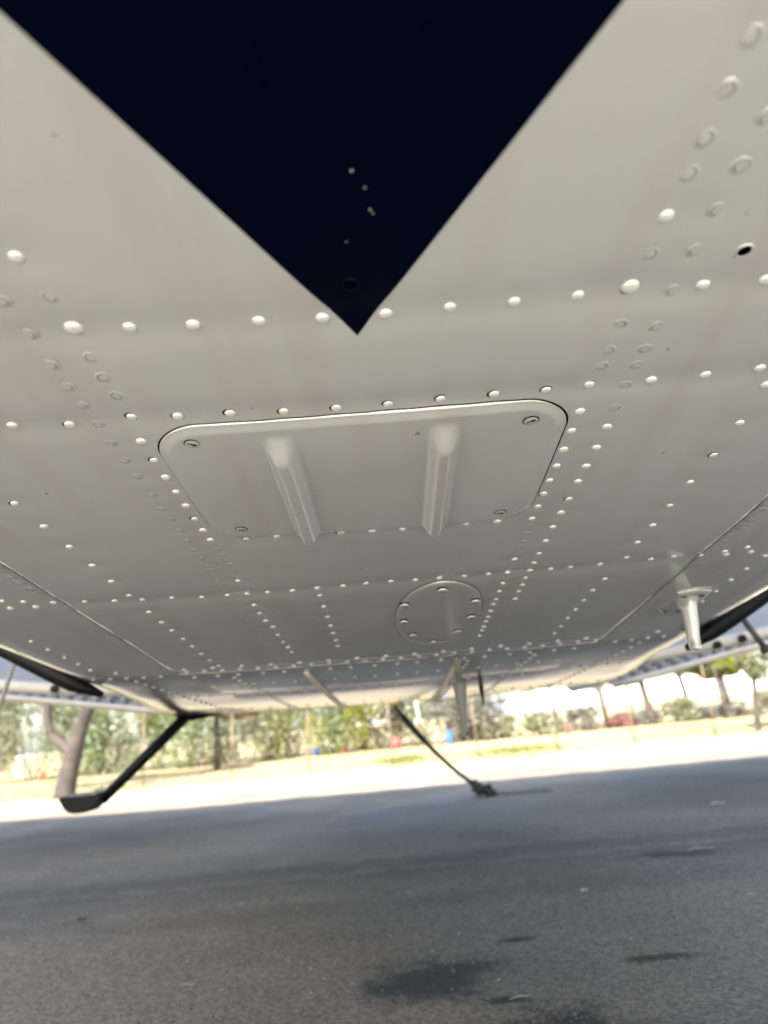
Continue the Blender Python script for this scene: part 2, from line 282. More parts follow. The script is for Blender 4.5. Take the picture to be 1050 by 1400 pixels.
# navy painted point
vs_ = spaced((-.6, .05, .012), (.05, .2292, .0024)); rows = []; ns = 121
for v in vs_:
    wd = min(.6 * (.2292 - v), .262) + 1e-5; rows.append([(-.0031 + wd * s, v) for s in np.linspace(-1, 1, ns)])
UV = np.array(rows); Z = zs(UV[..., 0], UV[..., 1]) - .00018
P = np.concatenate([UV, Z[..., None]], -1).reshape(-1, 3)
i = np.arange(len(vs_) - 1)[:, None] * ns + np.arange(ns - 1)[None]
tag(mesh('painted_point', P, np.stack([i, i + ns, i + ns + 1, i + 1], -1).reshape(-1, 4), navy, air), 'dark navy painted triangle')
for (u, v, r) in ((-.4, 149.8, .45), (3.4, 156.3, .35), (4.7, 165, .4), (5.6, 166.6, .28), (-4, 178, .2)):
    u /= 1000; v /= 1000; r /= 1000; z = float(zs(u, v)) - .00026; V = [(u + r * math.cos(a) * random.uniform(.7, 1.2), v + r * math.sin(a), z) for a in np.linspace(0, 6.28, 7)[:-1]]
    b = MB(); b.add(V, [tuple(range(6))[::-1]]); b.build('paint_chip', rpaint, air)
# rivets
def lathe(name, prof, mats, n=20, mi=None):
    V = []; F = []; M = []
    for r, z in prof:
        V += [(r * math.cos(2 * math.pi * k / n), r * math.sin(2 * math.pi * k / n), -z) for k in range(n)]
    for i in range(len(prof) - 1):
        for k in range(n): F.append((i * n + k, i * n + (k + 1) % n, (i + 1) * n + (k + 1) % n, (i + 1) * n + k)); M.append(mi[i] if mi else 0)
    F.append(tuple(range((len(prof) - 1) * n, len(prof) * n))); M.append(mi[-1] if mi else 0)
    me = bpy.data.meshes.new(name); me.from_pydata(V, [], F)
    for m in mats: me.materials.append(m)
    me.polygons.foreach_set('material_index', M); me.polygons.foreach_set('use_smooth', [True] * len(F)); me.update(); return me
dome = [(3.15, -.3), (3.1, .15), (2.9, .65), (2.5, 1.05), (1.9, 1.35), (1.2, 1.52), (.5, 1.58)]
dome = [(a / 1000, c / 1000) for a, c in dome]
M_d = lathe('rivet', dome, [rpaint])
M_c = lathe('rivet_loose', [(.0036, .0001), (.0032, .00025)] + dome, [dark, rpaint], mi=[0, 0] + [1] * 8)
for q in range(20): M_c.vertices[q].co.x -= .0005; M_c.vertices[q].co.y -= .0004
fl = [(3.7, -.08), (3.2, .2), (2.9, .36), (2.65, .34), (2.4, .04), (2.2, .03), (1.95, .30), (1.7, .36), (.6, .22)]
M_f = lathe('flush_rivet', [(a / 1000, c / 1000) for a, c in fl], [paint, groove], mi=[0, 0, 0, 1, 1, 1, 0, 0, 0])
def place(name, me, u, v, sc=1., dz=0., parent=None, off=(0, 0, 0)):
    o = bpy.data.objects.new(name, me); o.location = (u - off[0], v - off[1], float(zs(u, v)) + dz - off[2]); o.scale = (sc, sc, sc)
    o.rotation_euler = (random.uniform(-.05, .05), -.081 * (u + .03) + random.uniform(-.05, .05), random.uniform(0, 6))
    return link(o, parent or air)
zall = zs(DM[:, 0], DM[:, 1])
for (u, v) in DM:
    loose = (abs(v - .281) < .005 and -.16 < u < .12) or (v < .5 and random.random() < .15)
    if abs(abs(u - UC) - .11) < .008 and abs(v - .2155) < .003: sc = 1.22
    else: sc = random.uniform(.82, .95) if v < .5 else random.uniform(.75, .92)
    o = place('rivet', M_c if loose else M_d, u, v, sc)
    if loose: o.rotation_euler.z = random.uniform(-.6, .4)
for (u, v) in FL: place('flush_rivet', M_f, u, v, random.uniform(.95, 1.05))
# the far rivets, too small to pick apart
def many(name, pts, me, mats, sc, zf):
    V = np.array([p.co[:] for p in me.vertices]); polys = [tuple(p.vertices) for p in me.polygons]; b = MB()
    for (u, v) in pts:
        z = float(zf(u, v)); b.add([(p[0] * sc + u, p[1] * sc + v, p[2] * sc + z) for p in V], polys)
    o = b.build(name, mats, air, smooth=True); tag(o, kind='stuff'); return o
M_s = lathe('small_rivet', [(.0033, 0), (.003, .001), (.0018, .0018)], [rpaint], 8)
pts = []
for u in np.arange(-.258, .27, .0228): pts.append((u, .873))
for u in np.arange(-.255, .27, .036): pts.append((u, .852))
many('rivet_row', pts, M_s, rpaint, 1.0, zs)
pts = []
for v0 in (.915, 1.02, 1.16, 1.5, 1.9):
    for u in np.arange(-.26, .27, .03 if v0 < 1.4 else .04): pts.append((u + random.uniform(-.002, .002), v0))
for c in (-.212, -.115, .108, .2): pts += [(c, v) for v in np.arange(.94, 1.9, .035)]
many('rivet_row', pts, M_s, rpaint, 1.0, zb)
pts = [(c, v) for v in np.arange(.50, .86, .018) for c in (-.1337, .1262)] + [(.1095, v) for v in np.arange(.5, .58, .016)] + [(-.1155, v) for v in (.522, .543, .58)]
M_fs = lathe('small_flush', [(.0036, -.0001), (.003, .00026), (.0024, .00003), (.0014, .0002)], [paint], 12)
many('flush_rivet_row', pts, M_fs, paint, 1.0, zs)
pts = [(c, v) for v in np.arange(.12, 1.0, .0152) for c in (-.2815, .2815)]
many('flush_rivet_row', pts, M_fs, paint, 1.0, lambda u, v: zb(u, v) + .001)
pts = [(s * u, v) for v in (.565, .9, 1.16, 1.5) for u in np.arange(.30, .40 if v > .6 else .33, .022) for s in (-1, 1)] + [(s * .343, v) for v in np.arange(.86, 1.8, .036) for s in (-1, 1)]
many('rivet_row', pts, M_s, rpaint, 1.0, lambda u, v: zb(u, v) + .001)
# seams
def strip(name, pts, wd, m, dz, zf):
    b = MB(); V = []
    for i, (u, v) in enumerate(pts):
        a = Vector(pts[max(i - 1, 0)]); c = Vector(pts[min(i + 1, len(pts) - 1)]); t = (c - a).normalized(); nrm = Vector((-t.y, t.x)) * wd / 2 * random.uniform(.6, 1.3)
        z = float(zf(u, v)) - dz; V += [(u - nrm.x, v - nrm.y, z), (u + nrm.x, v + nrm.y, z)]
    F = [(2 * i, 2 * i + 1, 2 * i + 3, 2 * i + 2) for i in range(len(pts) - 1)]
    b.add(V, F); return b.build(name, m, air)
for c in (SL - .0007, SR + .0007): strip('seam_sealant', [(c, v) for v in np.arange(.0, .885, .0060)], .0013, sealant, .0003, lambda u, v: zs(u, v))
strip('seam_sealant', [(u, .8890) for u in np.arange(SL, SR, .008)], .0016, sealant, .0003, zs)
for c, bow in ((-.112, -.06), (.095, .05)):
    b = MB(); b.tube([(c + bow * max(0, v - 1.1) * 0, v, float(zb(c, v)) - .001) for v in np.arange(.93, 2.0, .05)], .0035, 8); b.build('belly_rail', cream, air, smooth=True)
# access panel: dished cover with two pressed beads running off its far edge
PC = (-.0045, .3628); HU, HV, RR = .1072, .0745, .027
def sdf(u, v):
    qx = np.abs(u - PC[0]) - HU + RR; qy = np.abs(v - PC[1]) - HV + RR
    return np.hypot(np.maximum(qx, 0), np.maximum(qy, 0)) + np.minimum(np.maximum(qx, qy), 0) - RR
def bead(u, v):   # bead cross section: flat crest, steep flanks
    h = 0
    for c0 in (-.0482, .0378):
        a = np.abs(u - c0) ; near = smooth01((v - .2985) / .021)
        wd = .0092
        prof = smooth01((wd - a) / (wd - .0016))
        h = h + .0086 * prof * near
    return h
def rr(off, n=960):
    o = []; hu, hv, r = HU + off, HV + off, RR + off
    per = [];
    for cx, cy, a0 in ((hu - r, hv - r, 0), (-hu + r, hv - r, 90), (-hu + r, -hv + r, 180), (hu - r, -hv + r, 270)):
        per += [(cx + r * math.cos(math.radians(a0 + k * 6)), cy + r * math.sin(math.radians(a0 + k * 6))) for k in range(16)]
    per = np.array(per + [per[0]]); sgm = np.r_[0, np.cumsum(np.hypot(*np.diff(per, axis=0).T))]; q = np.linspace(0, sgm[-1], n, endpoint=False)
    return np.stack([np.interp(q, sgm, per[:, 0]), np.interp(q, sgm, per[:, 1])], 1) + PC
def hpanel(u, v):
    s = sdf(u, v); return .0005 + .0017 * smooth01(-s / .0065) + bead(u, v) + .00025 * wave(u, v, 31, .11)
Bd = rr(0); N = len(Bd); ss = np.r_[np.linspace(.01, .9, 170), np.linspace(.904, 1, 26)]
UV = np.array(PC) + ss[:, None, None] * (Bd - PC)[None]; Z = zw(UV[..., 0], UV[..., 1]) - hpanel(UV[..., 0], UV[..., 1])
P = np.concatenate([UV, Z[..., None]], -1).reshape(-1, 3); m_ = len(ss)
i = np.arange(m_ - 1)[:, None] * N + np.arange(N)[None]; j = np.arange(m_ - 1)[:, None] * N + (np.arange(N)[None] + 1) % N
F = np.stack([i, i + N, j + N, j], -1).reshape(-1, 4)
q = P[(m_ - 1) * N:].copy(); q[:, 2] += .0022 + bead(q[:, 0], q[:, 1])
k = (m_ - 1) * N + np.arange(N); k2 = (m_ - 1) * N + (np.arange(N) + 1) % N; e = len(P) + np.arange(N); e2 = len(P) + (np.arange(N) + 1) % N
F = np.vstack([F, np.stack([k, e, e2, k2], -1)]); P = np.vstack([P, q])
PL = (PC[0], PC[1], float(zb(*PC)))
pan = mesh('access_panel', P, F[:, ::-1].copy(), paint, air, loc=PL); tag(pan, 'rounded access panel with two pressed ribs')
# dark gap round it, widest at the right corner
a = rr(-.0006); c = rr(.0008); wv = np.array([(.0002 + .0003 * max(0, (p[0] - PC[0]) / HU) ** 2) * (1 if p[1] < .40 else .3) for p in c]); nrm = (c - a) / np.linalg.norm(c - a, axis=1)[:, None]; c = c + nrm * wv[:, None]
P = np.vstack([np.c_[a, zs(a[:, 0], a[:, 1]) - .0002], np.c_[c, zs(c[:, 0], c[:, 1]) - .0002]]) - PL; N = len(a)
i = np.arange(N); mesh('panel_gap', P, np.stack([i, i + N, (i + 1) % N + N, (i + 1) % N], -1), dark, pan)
# slotted screws
def screw(name, u, v, r, parent, loc, dz, up=False, rot=0.):
    b = MB(); n = 24
    prof = [(1.18, .0, 1), (1.02, .00012, 1), (1.0, .00035, 0), (.93, .0005, 0), (.3, .00055 if not up else .0005, 0)]
    if up: prof = [(1.12, 0, 1), (1.0, .0002, 1), (.98, .0016, 0), (.8, .0027, 0), (.3, .0031, 0)]
    V = [(r * p * math.cos(2 * math.pi * k / n), r * p * math.sin(2 * math.pi * k / n), -h) for p, h, _ in prof for k in range(n)]
    for i in range(len(prof) - 1): b.add([], [], 0); 
    F = [(i * n + k, i * n + (k + 1) % n, (i + 1) * n + (k + 1) % n, (i + 1) * n + k) for i in range(len(prof) - 1) for k in range(n)] + [tuple(range((len(prof) - 1) * n, len(prof) * n))]
    b.add(V, F); b.m = [prof[i][2] for i in range(len(prof) - 1) for k in range(n)] + [0]
    hh = prof[-1][1] + .00006
    b.box((0, 0, -hh), (r * 1.35, r * .26, .00008), m=1); b.box((r * .3, 0, -hh - .00004), (r * .45, r * .5, .00006), rot=Matrix.Rotation(.5, 3, 'Z'), m=1)
    o = b.build(name, [rpaint if up else paint, dark], parent, smooth=True); shade_auto(o)
    o.location = (u - loc[0], v - loc[1], float(zw(u, v)) - dz - loc[2]); o.rotation_euler = (0, 0, rot); return o
for u, v, rt in ((-.0918, .3015, .6), (.0821, .3036, -.5), (-.0915, .4179, .15), (.0817, .4196, .3)): screw('screw', u, v, .0037, pan, PL, .0022, rot=rt)
# oval inspection cover
OC = (.0535, .685); OA, OB = .0435, .115
t = np.linspace(0, 2 * np.pi, 120, endpoint=False)
def oval(k): return np.stack([OC[0] + (OA * k) * np.sign(np.cos(t)) * np.abs(np.cos(t)) ** .93, OC[1] + (OB * k) * np.sign(np.sin(t)) * np.abs(np.sin(t)) ** .93], 1)
rings = []
for k, h in ((.02, .0013), (.5, .0013), (.9, .0013), (.985, .0012), (1.0, .0008), (1.002, -.0008)):
    q = oval(k); rings.append(np.c_[q, zw(q[:, 0], q[:, 1]) - h])
P = np.vstack(rings); N = 120; i = np.arange(len(rings) - 1)[:, None] * N + np.arange(N)[None]; j = np.arange(len(rings) - 1)[:, None] * N + (np.arange(N)[None] + 1) % N
OL = (OC[0], OC[1], float(zb(*OC)))
cov = mesh('inspection_cover', P, np.stack([i, j, j + N, i + N], -1).reshape(-1, 4), paint, air, loc=OL); tag(cov, 'oval inspection cover with eight screws')
q1 = oval(1.0); q2 = oval(1.022); P = np.vstack([np.c_[q1, zs(q1[:, 0], q1[:, 1]) - .0003], np.c_[q2, zs(q2[:, 0], q2[:, 1]) - .0003]]) - OL; i = np.arange(N)
mesh('cover_gap', P, np.stack([i, i + N, (i + 1) % N + N, (i + 1) % N], -1), sealant, cov)
for (u, v) in ((52.7, 586), (86.8, 630.1), (88.1, 687.8), (78.2, 745.3), (53.1, 784.9), (28.6, 745.4), (18.5, 683.6), (18.9, 625.6)): screw('screw', u / 1000, v / 1000, .0047, cov, OL, .0011, True, random.uniform(0, 3))
# drain holes
for (u, v) in ((.1441, .1969), (-.0041, .1992), (-.0437, .8959)):
    me = bpy.data.meshes.new('drain_hole'); b = MB(); n = 20; z = float(zs(u, v))
    prof = [(.0036, 0), (.0032, .0005), (.0027, .00055), (.0025, .0003)]
    b.add([(r * math.cos(6.2832 * k / n), r * math.sin(6.2832 * k / n), -h) for r, h in prof for k in range(n)], [(i * n + k, i * n + (k + 1) % n, (i + 1) * n + (k + 1) % n, (i + 1) * n + k) for i in range(3) for k in range(n)], 0)
    b.add([(.0026 * math.cos(6.2832 * k / n), .0026 * math.sin(6.2832 * k / n), -.00034) for k in range(n)], [tuple(range(n))], 1)
    o = b.build('drain_hole', [navy if u == -.0041 else paint, dark], air, smooth=True); o.location = (u, v, z)
# antenna mast on its plate, right of the belly
ac = Vector((.318, .716)); z0 = float(zb(.318, .716)) + .001
b = MB(); hexa = [(1.25 * x_, 1.05 * y_) for x_, y_ in ((-.014, -.036), (0, -.042), (.014, -.036), (.016, .0), (.010, .034), (-.004, .042), (-.016, .02))]
n = len(hexa); V = [(ac.x + x, ac.y + y, z0 - h) for h in (0, .0014) for x, y in hexa] + [(ac.x + x * .8, ac.y + y * .86, z0 - .0030) for x, y in hexa]
b.add(V, [(i, (i + 1) % n, n + (i + 1) % n, n + i) for i in range(n)] + [(n + i, n + (i + 1) % n, 2 * n + (i + 1) % n, 2 * n + i) for i in range(n)] + [tuple(range(2 * n, 3 * n))])
ant = b.build('belly_antenna', paint, air); tag(ant, 'white mast antenna on an oval plate')
b = MB(); n = 14
secs = [(0, .0115, .0155, -.004), (.003, .0088, .0135, -.004), (.010, .0075, .0125, -.003), (.025, .0068, .0110, 0), (.038, .0058, .0090, .003), (.048, .0052, .008, .004), (.051, .0035, .006, .004)]
V = [(ac.x + a * math.cos(6.2832 * k / n), ac.y - .01 + o_ + c * math.sin(6.2832 * k / n), z0 - .0029 - h) for h, a, c, o_ in secs for k in range(n)]
b.add(V, [(i * n + k, (i + 1) * n + k, (i + 1) * n + (k + 1) % n, i * n + (k + 1) % n) for i in range(len(secs) - 1) for k in range(n)] + [tuple(range((len(secs) - 1) * n, len(secs) * n))])
b.build('antenna_mast', paint, ant, smooth=True)
b = MB()
for x, y in ((-.008, -.030), (.009, -.030), (-.008, .026), (.006, .028)): b.tube([(ac.x + x * 1.1, ac.y + y, z0 - .002), (ac.x + x * 1.1, ac.y + y, z0 - .0040)], .0022, 8)
b.build('plate_screw', sealant, ant)
# blade antenna under the centre
p0 = L(.079, .93, .070)
def blade(name, p, ln, wd, m):
    b = MB(); n = 12; V = []; prof = [(-.004, .6), (.0, .55), (ln * .28, .5), (ln * .30, 1.15), (ln * .38, 1.0), (ln * .6, .7), (ln * .9, .25), (ln, .1)]
    V = [(p.x + wd * w_ * math.cos(6.2832 * k / n), p.y + wd * w_ * 1.6 * math.sin(6.2832 * k / n), p.z - h) for h, w_ in prof for k in range(n)]
    b.add(V, [(i * n + k, (i + 1) * n + k, (i + 1) * n + (k + 1) % n, i * n + (k + 1) % n) for i in range(len(prof) - 1) for k in range(n)] + [tuple(range((len(prof) - 1) * n, len(prof) * n))])
    return b.build(name, m, air, smooth=True)
blade('blade_antenna', p0, .10, .0085, mat('dull_grey', (.22, .22, .20), .6))
blade('blade_antenna', L(.155, 1.35, .085), .075, .006, black)
b = MB(); p = L(.10, 2.0, .047); b.box(p + Vector((0, 0, .012)), (.055, .10, .02)); shade_auto(b.build('exhaust_stub', cream, air))
# wing struts rising outwards from the belly edges
def strut(a, k, e, s):
    b = MB(); A, K, E = Vector(a), Vector(k), Vector(e)
    b.tube([A, K, K + (E - K) * .02, E], [.004, .0125 * s, .0135 * s, .0155 * s], 14, up=(0, 1, 0), flat=1.0)
    return b.build('wing_strut', black, air, smooth=True)
def ext(a, b_, f): a, b_ = Vector(a), Vector(b_); return b_ + (b_ - a) * f
strut(L(-.425, 1.0, .072), L(-.468, 1.0, .092), L(*ext((-.468, 1.0, .095), (-.579, 1.0, .158), 10.5)), 1.0)
strut(L(.392, .95, .060), L(.428, .95, .080), L(*ext((.423, .95, .082), (.522, .95, .134), 12.5)), 1.0)
# high wing the struts run to
b = MB()
for s in (-1, 1):
    b.add([L(s * .3, .5, .78), L(s * 3.2, .5, .9), L(s * 3.2, 1.5, .9), L(s * .3, 1.5, .78), L(s * .3, .6, .9), L(s * 3.2, .6, 1.0), L(s * 3.2, 1.3, 1.0), L(s * .3, 1.3, .9)],
          [(0, 1, 2, 3), (4, 7, 6, 5), (0, 4, 5, 1), (1, 5, 6, 2), (2, 6, 7, 3), (3, 7, 4, 0)])
    b.build('upper_wing', paint, air); b = MB()
# low ribbed wings behind, each with a corrugated flap
for s, ox in ((-1, 0), (1, -.03)):
    def wp(x, y, z): return L(s * x, y, z + ox)
    b = MB()
    xs = [.70, 1.1, 2.6]; zz = lambda x: .178 - .17 * (1.26 - x)
    sec = [(2.35, .0), (2.42, .012), (2.9, -.004), (3.2, .06), (3.0, .24), (2.5, .10)]
    V = [wp(x, y, zz(x) + dz) for x in xs for y, dz in sec]; n = len(sec)
    b.add(V, [(i * n + k, i * n + (k + 1) % n, (i + 1) * n + (k + 1) % n, (i + 1) * n + k) for i in range(len(xs) - 1) for k in range(n)] + [tuple(range(n)), tuple(range(2 * n, 3 * n))])
    b.build('lower_wing', greyp, air)
    fl_ = MB(); V = []; xs2 = np.arange(.62, 2.5, .012)
    fl_.tube([wp(x, 2.2, zz(x) + .001) for x in np.arange(.66, 2.5, .1)], .010, 10)
    f_ = fl_.build('wing_flap', cream, air, smooth=True)
    r_ = MB()
    r_.tube([wp(x, 2.28, zz(x) + .034) for x in np.arange(.68, 2.5, .1)], .010, 10)
    for x in np.arange(.70, 2.4, .045): r_.box(wp(x, 2.24, zz(x) + .018), (.016, .03, .036))
    r_.build('flap_rib', greyp, f_, smooth=True)
    t_ = MB(); t_.tube([wp(x, 1.9, zz(x) * .9 + .052 + .05 * max(0, .95 - x)) for x in np.arange(.62, 2.2, .08)], .016, 10); t_.build('hinge_tube', cream, f_, smooth=True)
    for x in (.86, .93, 1.15, 1.5):
        h_ = MB(); h_.tube([wp(x, 1.876, zz(x) * .9 + .052), wp(x, 1.90, zz(x) * .9 + .052)], .011, 10); h_.build('hinge_hole', black, f_)
for pts, r in (([(-.78, 1.4, .252), (-.765, 1.4, .217), (-.778, 1.4, .181), (-.801, 1.4, .097), (-.83, 1.4, 0.)], .0042), ([(.752, 1.5, .15), (.759, 1.5, .132), (.786, 1.5, .079)], .0065)):
    b = MB(); b.tube([L(*q) for q in pts], r, 10)
    if len(pts) == 3: b.tube([L(.783, 1.5, .085), L(.7875, 1.5, .072)], [.011, .012], 12)
    b.build('control_rod', greyp if len(pts) > 3 else sealant, air, smooth=True)
# boarding step on its leg, left
b = MB()
b.tube([L(-.57, 1.70, .082), L(-.53, 1.7, .068), L(-.50, 1.7, .062), L(-.43, 1.72, .056)], [.008, .019, .020, .002], 12); stf = b.build('step_fairing', black, air, smooth=True)
b = MB(); b.tube([L(-.520, 1.7, .052), L(-.690, 1.64, -.112)], [.0165, .0145], 14, flat=.8); leg = b.build('step_leg', black, air, smooth=True)
b = MB(); n = 9; V = []
for i, x in enumerate(np.linspace(-.768, -.678, n)):
    q = (i / (n - 1)) * 2 - 1; dp = .034 * (1 - abs(q) ** 3.2 * .85) * (1.0 if q < .3 else .8)
    for y in (1.60, 1.67): V += [L(x, y, -.099 - .002 * q), L(x, y, -.099 - dp)]
for i in range(n - 1):
    a = 4 * i; c = a + 4; b.add([], []);
F = []
for i in range(n - 1):
    a = 4 * i; c = a + 4; F += [(a, c, c + 1, a + 1), (a + 2, a + 3, c + 3, c + 2), (a, a + 2, c + 2, c), (a + 1, c + 1, c + 3, a + 3)]
F += [(0, 1, 3, 2), (4 * n - 4, 4 * n - 2, 4 * n - 1, 4 * n - 3)]
b.add(V, F); pad = b.build('step_pad', black, air); shade_auto(pad)
b = MB(); b.box(L(-.725, 1.635, -.0965), (.075, .06, .003), rot=R3.transposed()); b.build('grip_tape', mat('worn_grit', (.35, .35, .33), .8, col2=(.08, .08, .08), nscale=120), pad)
# landing gear behind the camera position
for x in (-.95, .95):
    b = MB(); b.tube([L(x * .4, -.45, .25), L(x, -.5, -HC + .2)], [.035, .028], 12); g = b.build('gear_leg', paint, air, smooth=True)
    b = MB(); pts = [Vector((x, -.5, -HC + .2)) + Vector((0, .14 * math.cos(a), .14 * math.sin(a))) for a in np.linspace(0, 2 * math.pi, 25)]
    b.tube([L(*p) for p in pts], .058, 10, cap=False); b.build('tyre', rubber, g, smooth=True)
    b = MB(); b.tube([L(x - .05, -.5, -HC + .2), L(x + .05, -.5, -HC + .2)], .10, 20); b.build('wheel_rim', steel, g)
# ------------------------------------------------------------------ ground and background (level world axes; K scales distances measured from 1.05 m eye height)
K = HC / 1.05; Q = HC / .75
asph = mat('old_asphalt', (.178, .143, .102), .85, col2=(.228, .19, .145), nscale=2.4, bump=.9, bscale=260, bdist=.002, col3=(.13, .112, .092), n3=1.3, detail=12)
def asphalt_nodes(m):
    t = m.node_tree; b = t.nodes['Principled BSDF']; old = b.inputs['Base Color'].links[0].from_socket
    tc = [n for n in t.nodes if n.type == 'TEX_COORD'][0]
    vo = t.nodes.new('ShaderNodeTexVoronoi'); vo.inputs['Scale'].default_value = 230; t.links.new(tc.outputs['Object'], vo.inputs['Vector'])
    r = t.nodes.new('ShaderNodeValToRGB'); r.color_ramp.elements[0].position = .05; r.color_ramp.elements[1].position = .9
    r.color_ramp.elements[0].color = (.45, .45, .45, 1); r.color_ramp.elements[1].color = (2.1, 2.1, 2.05, 1)
    s = t.nodes.new('ShaderNodeSeparateColor'); t.links.new(vo.outputs['Color'], s.inputs[0]); t.links.new(s.outputs[0], r.inputs[0])
    mx = t.nodes.new('ShaderNodeMix'); mx.data_type = 'RGBA'; mx.blend_type = 'MULTIPLY'; mx.inputs[0].default_value = .5
    t.links.new(old, mx.inputs[6]); t.links.new(r.outputs[0], mx.inputs[7]); t.links.new(mx.outputs[2], b.inputs['Base Color'])
asphalt_nodes(asph)
dirt = mat('pale_dry_dirt', (.30, .26, .185), .95, col2=(.36, .32, .24), nscale=1.2, bump=.5, bscale=40, bdist=.01)
dry = mat('dry_grass_soil', (.36, .29, .16), .95, col2=(.28, .22, .12), nscale=1.5, bump=.5, bscale=30, bdist=.02, col3=(.17, .17, .08), n3=.5)
def sheet(name, x0, x1, y0, y1, nx, ny, z, m, amp=0, zr=None):
    U, V = np.meshgrid(np.linspace(x0, x1, nx), np.linspace(y0, y1, ny))
    Z = z + amp * wave(U, V, hash(name) % 97, max((y1 - y0) * .5, .8), 8)
    if zr is not None: Z = Z + zr(U, V)
    i = np.arange(ny - 1)[:, None] * nx + np.arange(nx - 1)[None]
    o = mesh(name, np.stack([U, V, Z], -1).reshape(-1, 3), np.stack([i, i + 1, i + nx + 1, i + nx], -1).reshape(-1, 4), m)
    return tag(o, kind='structure')
YA, YB, YC = 14.1 * K, 16.2 * K, 23.6 * K
sheet('ground', -900, 900, -900, 900, 3, 3, -.012, dirt)
sheet('apron', -60, 60, -40, YA, 3, 3, 0., asph)
bounce_m = mat('pale_bounce', (.62, .605, .55), .85, col2=(.52, .51, .47), nscale=2, bump=.4, bscale=90, bdist=.003)
sheet('bounce_pad', -30, 30, -30, .0, 3, 3, .004, bounce_m)  # unseen pale slab behind the camera, added to bounce sun onto the belly
sheet('dirt_strip', -60, 60, YA - .3, YB + .6, 60, 8, .006, dirt, .004, lambda u, v: -.02 * smooth01((YA - .05 - v) / .2))
bank = lambda v: .10 * Q * smooth01((np.asarray(v) - YB) / (YC - YB))
sheet('grass_verge', -60, 60, YB + .1, 60, 120, 60, .012, dry, .006, lambda u, v: bank(v) - .02 * smooth01((YB + .3 - v) / .2))
# stains on the tarmac, and one added dark patch beneath the belly
def add_stains_and_darkener(m):
    t = m.node_tree; b = t.nodes['Principled BSDF']; cur = b.inputs['Base Color'].links[0].from_socket
    tc = [n for n in t.nodes if n.type == 'TEX_COORD'][0]
    nz = t.nodes.new('ShaderNodeTexNoise'); nz.inputs['Scale'].default_value = 11; nz.inputs['Detail'].default_value = 9; nz.inputs['Roughness'].default_value = .72; t.links.new(tc.outputs['Object'], nz.inputs['Vector'])
    for (px, py, rx, ry, kd) in STAINS_AND_DARKENER:
        mp = t.nodes.new('ShaderNodeMapping'); mp.vector_type = 'TEXTURE'; mp.inputs['Location'].default_value = (px * K, py * K, 0); mp.inputs['Scale'].default_value = (rx * K, ry * K, 1)
        t.links.new(tc.outputs['Object'], mp.inputs['Vector'])
        ln = t.nodes.new('ShaderNodeVectorMath'); ln.operation = 'LENGTH'; t.links.new(mp.outputs[0], ln.inputs[0])
        ad = t.nodes.new('ShaderNodeMath'); ad.operation = 'MULTIPLY_ADD'; t.links.new(nz.outputs['Fac'], ad.inputs[0]); ad.inputs[1].default_value = 2.4; t.links.new(ln.outputs['Value'], ad.inputs[2])
        mr = t.nodes.new('ShaderNodeMapRange'); mr.interpolation_type = 'SMOOTHSTEP'; mr.inputs['From Min'].default_value = 1.5; mr.inputs['From Max'].default_value = 2.3; mr.inputs['To Min'].default_value = .9 if kd == 'o' else .32; mr.inputs['To Max'].default_value = 0
        t.links.new(ad.outputs[0], mr.inputs['Value'])
        mx = t.nodes.new('ShaderNodeMix'); mx.data_type = 'RGBA'; t.links.new(mr.outputs[0], mx.inputs[0]); t.links.new(cur, mx.inputs[6]); mx.inputs[7].default_value = {'o': (.022, .021, .020, 1), 'r': (.085, .065, .046, 1), 'p': (.22, .215, .20, 1)}[kd]; cur = mx.outputs[2]
    t.links.new(cur, b.inputs['Base Color'])
add_stains_and_darkener(asph)
# small stones and grit
def stones(name, n, y0, y1, s0, s1, mats, seed, xr=.62, fx=None, z=0.):
    r = np.random.default_rng(seed); V = []; F = []; M = []
    base = np.array([(1, 0, 0), (-1, 0, 0), (0, 1, 0), (0, -1, 0), (0, 0, 1), (0, 0, -.4)], float); fc = [(0, 2, 4), (2, 1, 4), (1, 3, 4), (3, 0, 4)]
    for k in range(n):
        if fx: x, y = fx(r)
        else:
            y = Q * y0 * (y1 / y0) ** r.uniform(0, 1); x = r.uniform(-xr, xr) * y * 1.1
        s = Q * s0 * (s1 / s0) ** (r.uniform() ** 2.2); a = r.uniform(0, 6.28); ca, sa = math.cos(a), math.sin(a)
        p = base * r.uniform(.6, 1.3, (6, 3)) * (s, s * r.uniform(.5, 1), s * .55)
        q = np.stack([p[:, 0] * ca - p[:, 1] * sa + x, p[:, 0] * sa + p[:, 1] * ca + y, p[:, 2] + z], 1)
        n0 = len(V); V += q.tolist(); F += [tuple(c + n0 for c in f) for f in fc]; M += [int(r.integers(len(mats)))] * 4
    return tag(mesh(name, V, F, mats, smooth=False, mi=M), kind='stuff')
st = [mat('pale_grit', (.38, .36, .32), .9), mat('grey_grit', (.16, .16, .165), .9), mat('dark_grit', (.04, .04, .04), .9), mat('tan_grit', (.22, .17, .12), .9)]
stones('loose_grit', 9000, 2.2, 10.0, .0022, .0085, st + [st[1], st[2]], 3)
stones('leaf_litter', 900, 0, 0, .002, .007, [st[2], st[2], st[3]], 4, fx=lambda r: (r.normal(.46, .10) * K, r.normal(2.78, .10) * K))
lf = mat('dry_leaf', (.42, .36, .27), .8); wt = mat('white_scrap', (.75, .74, .70), .7)
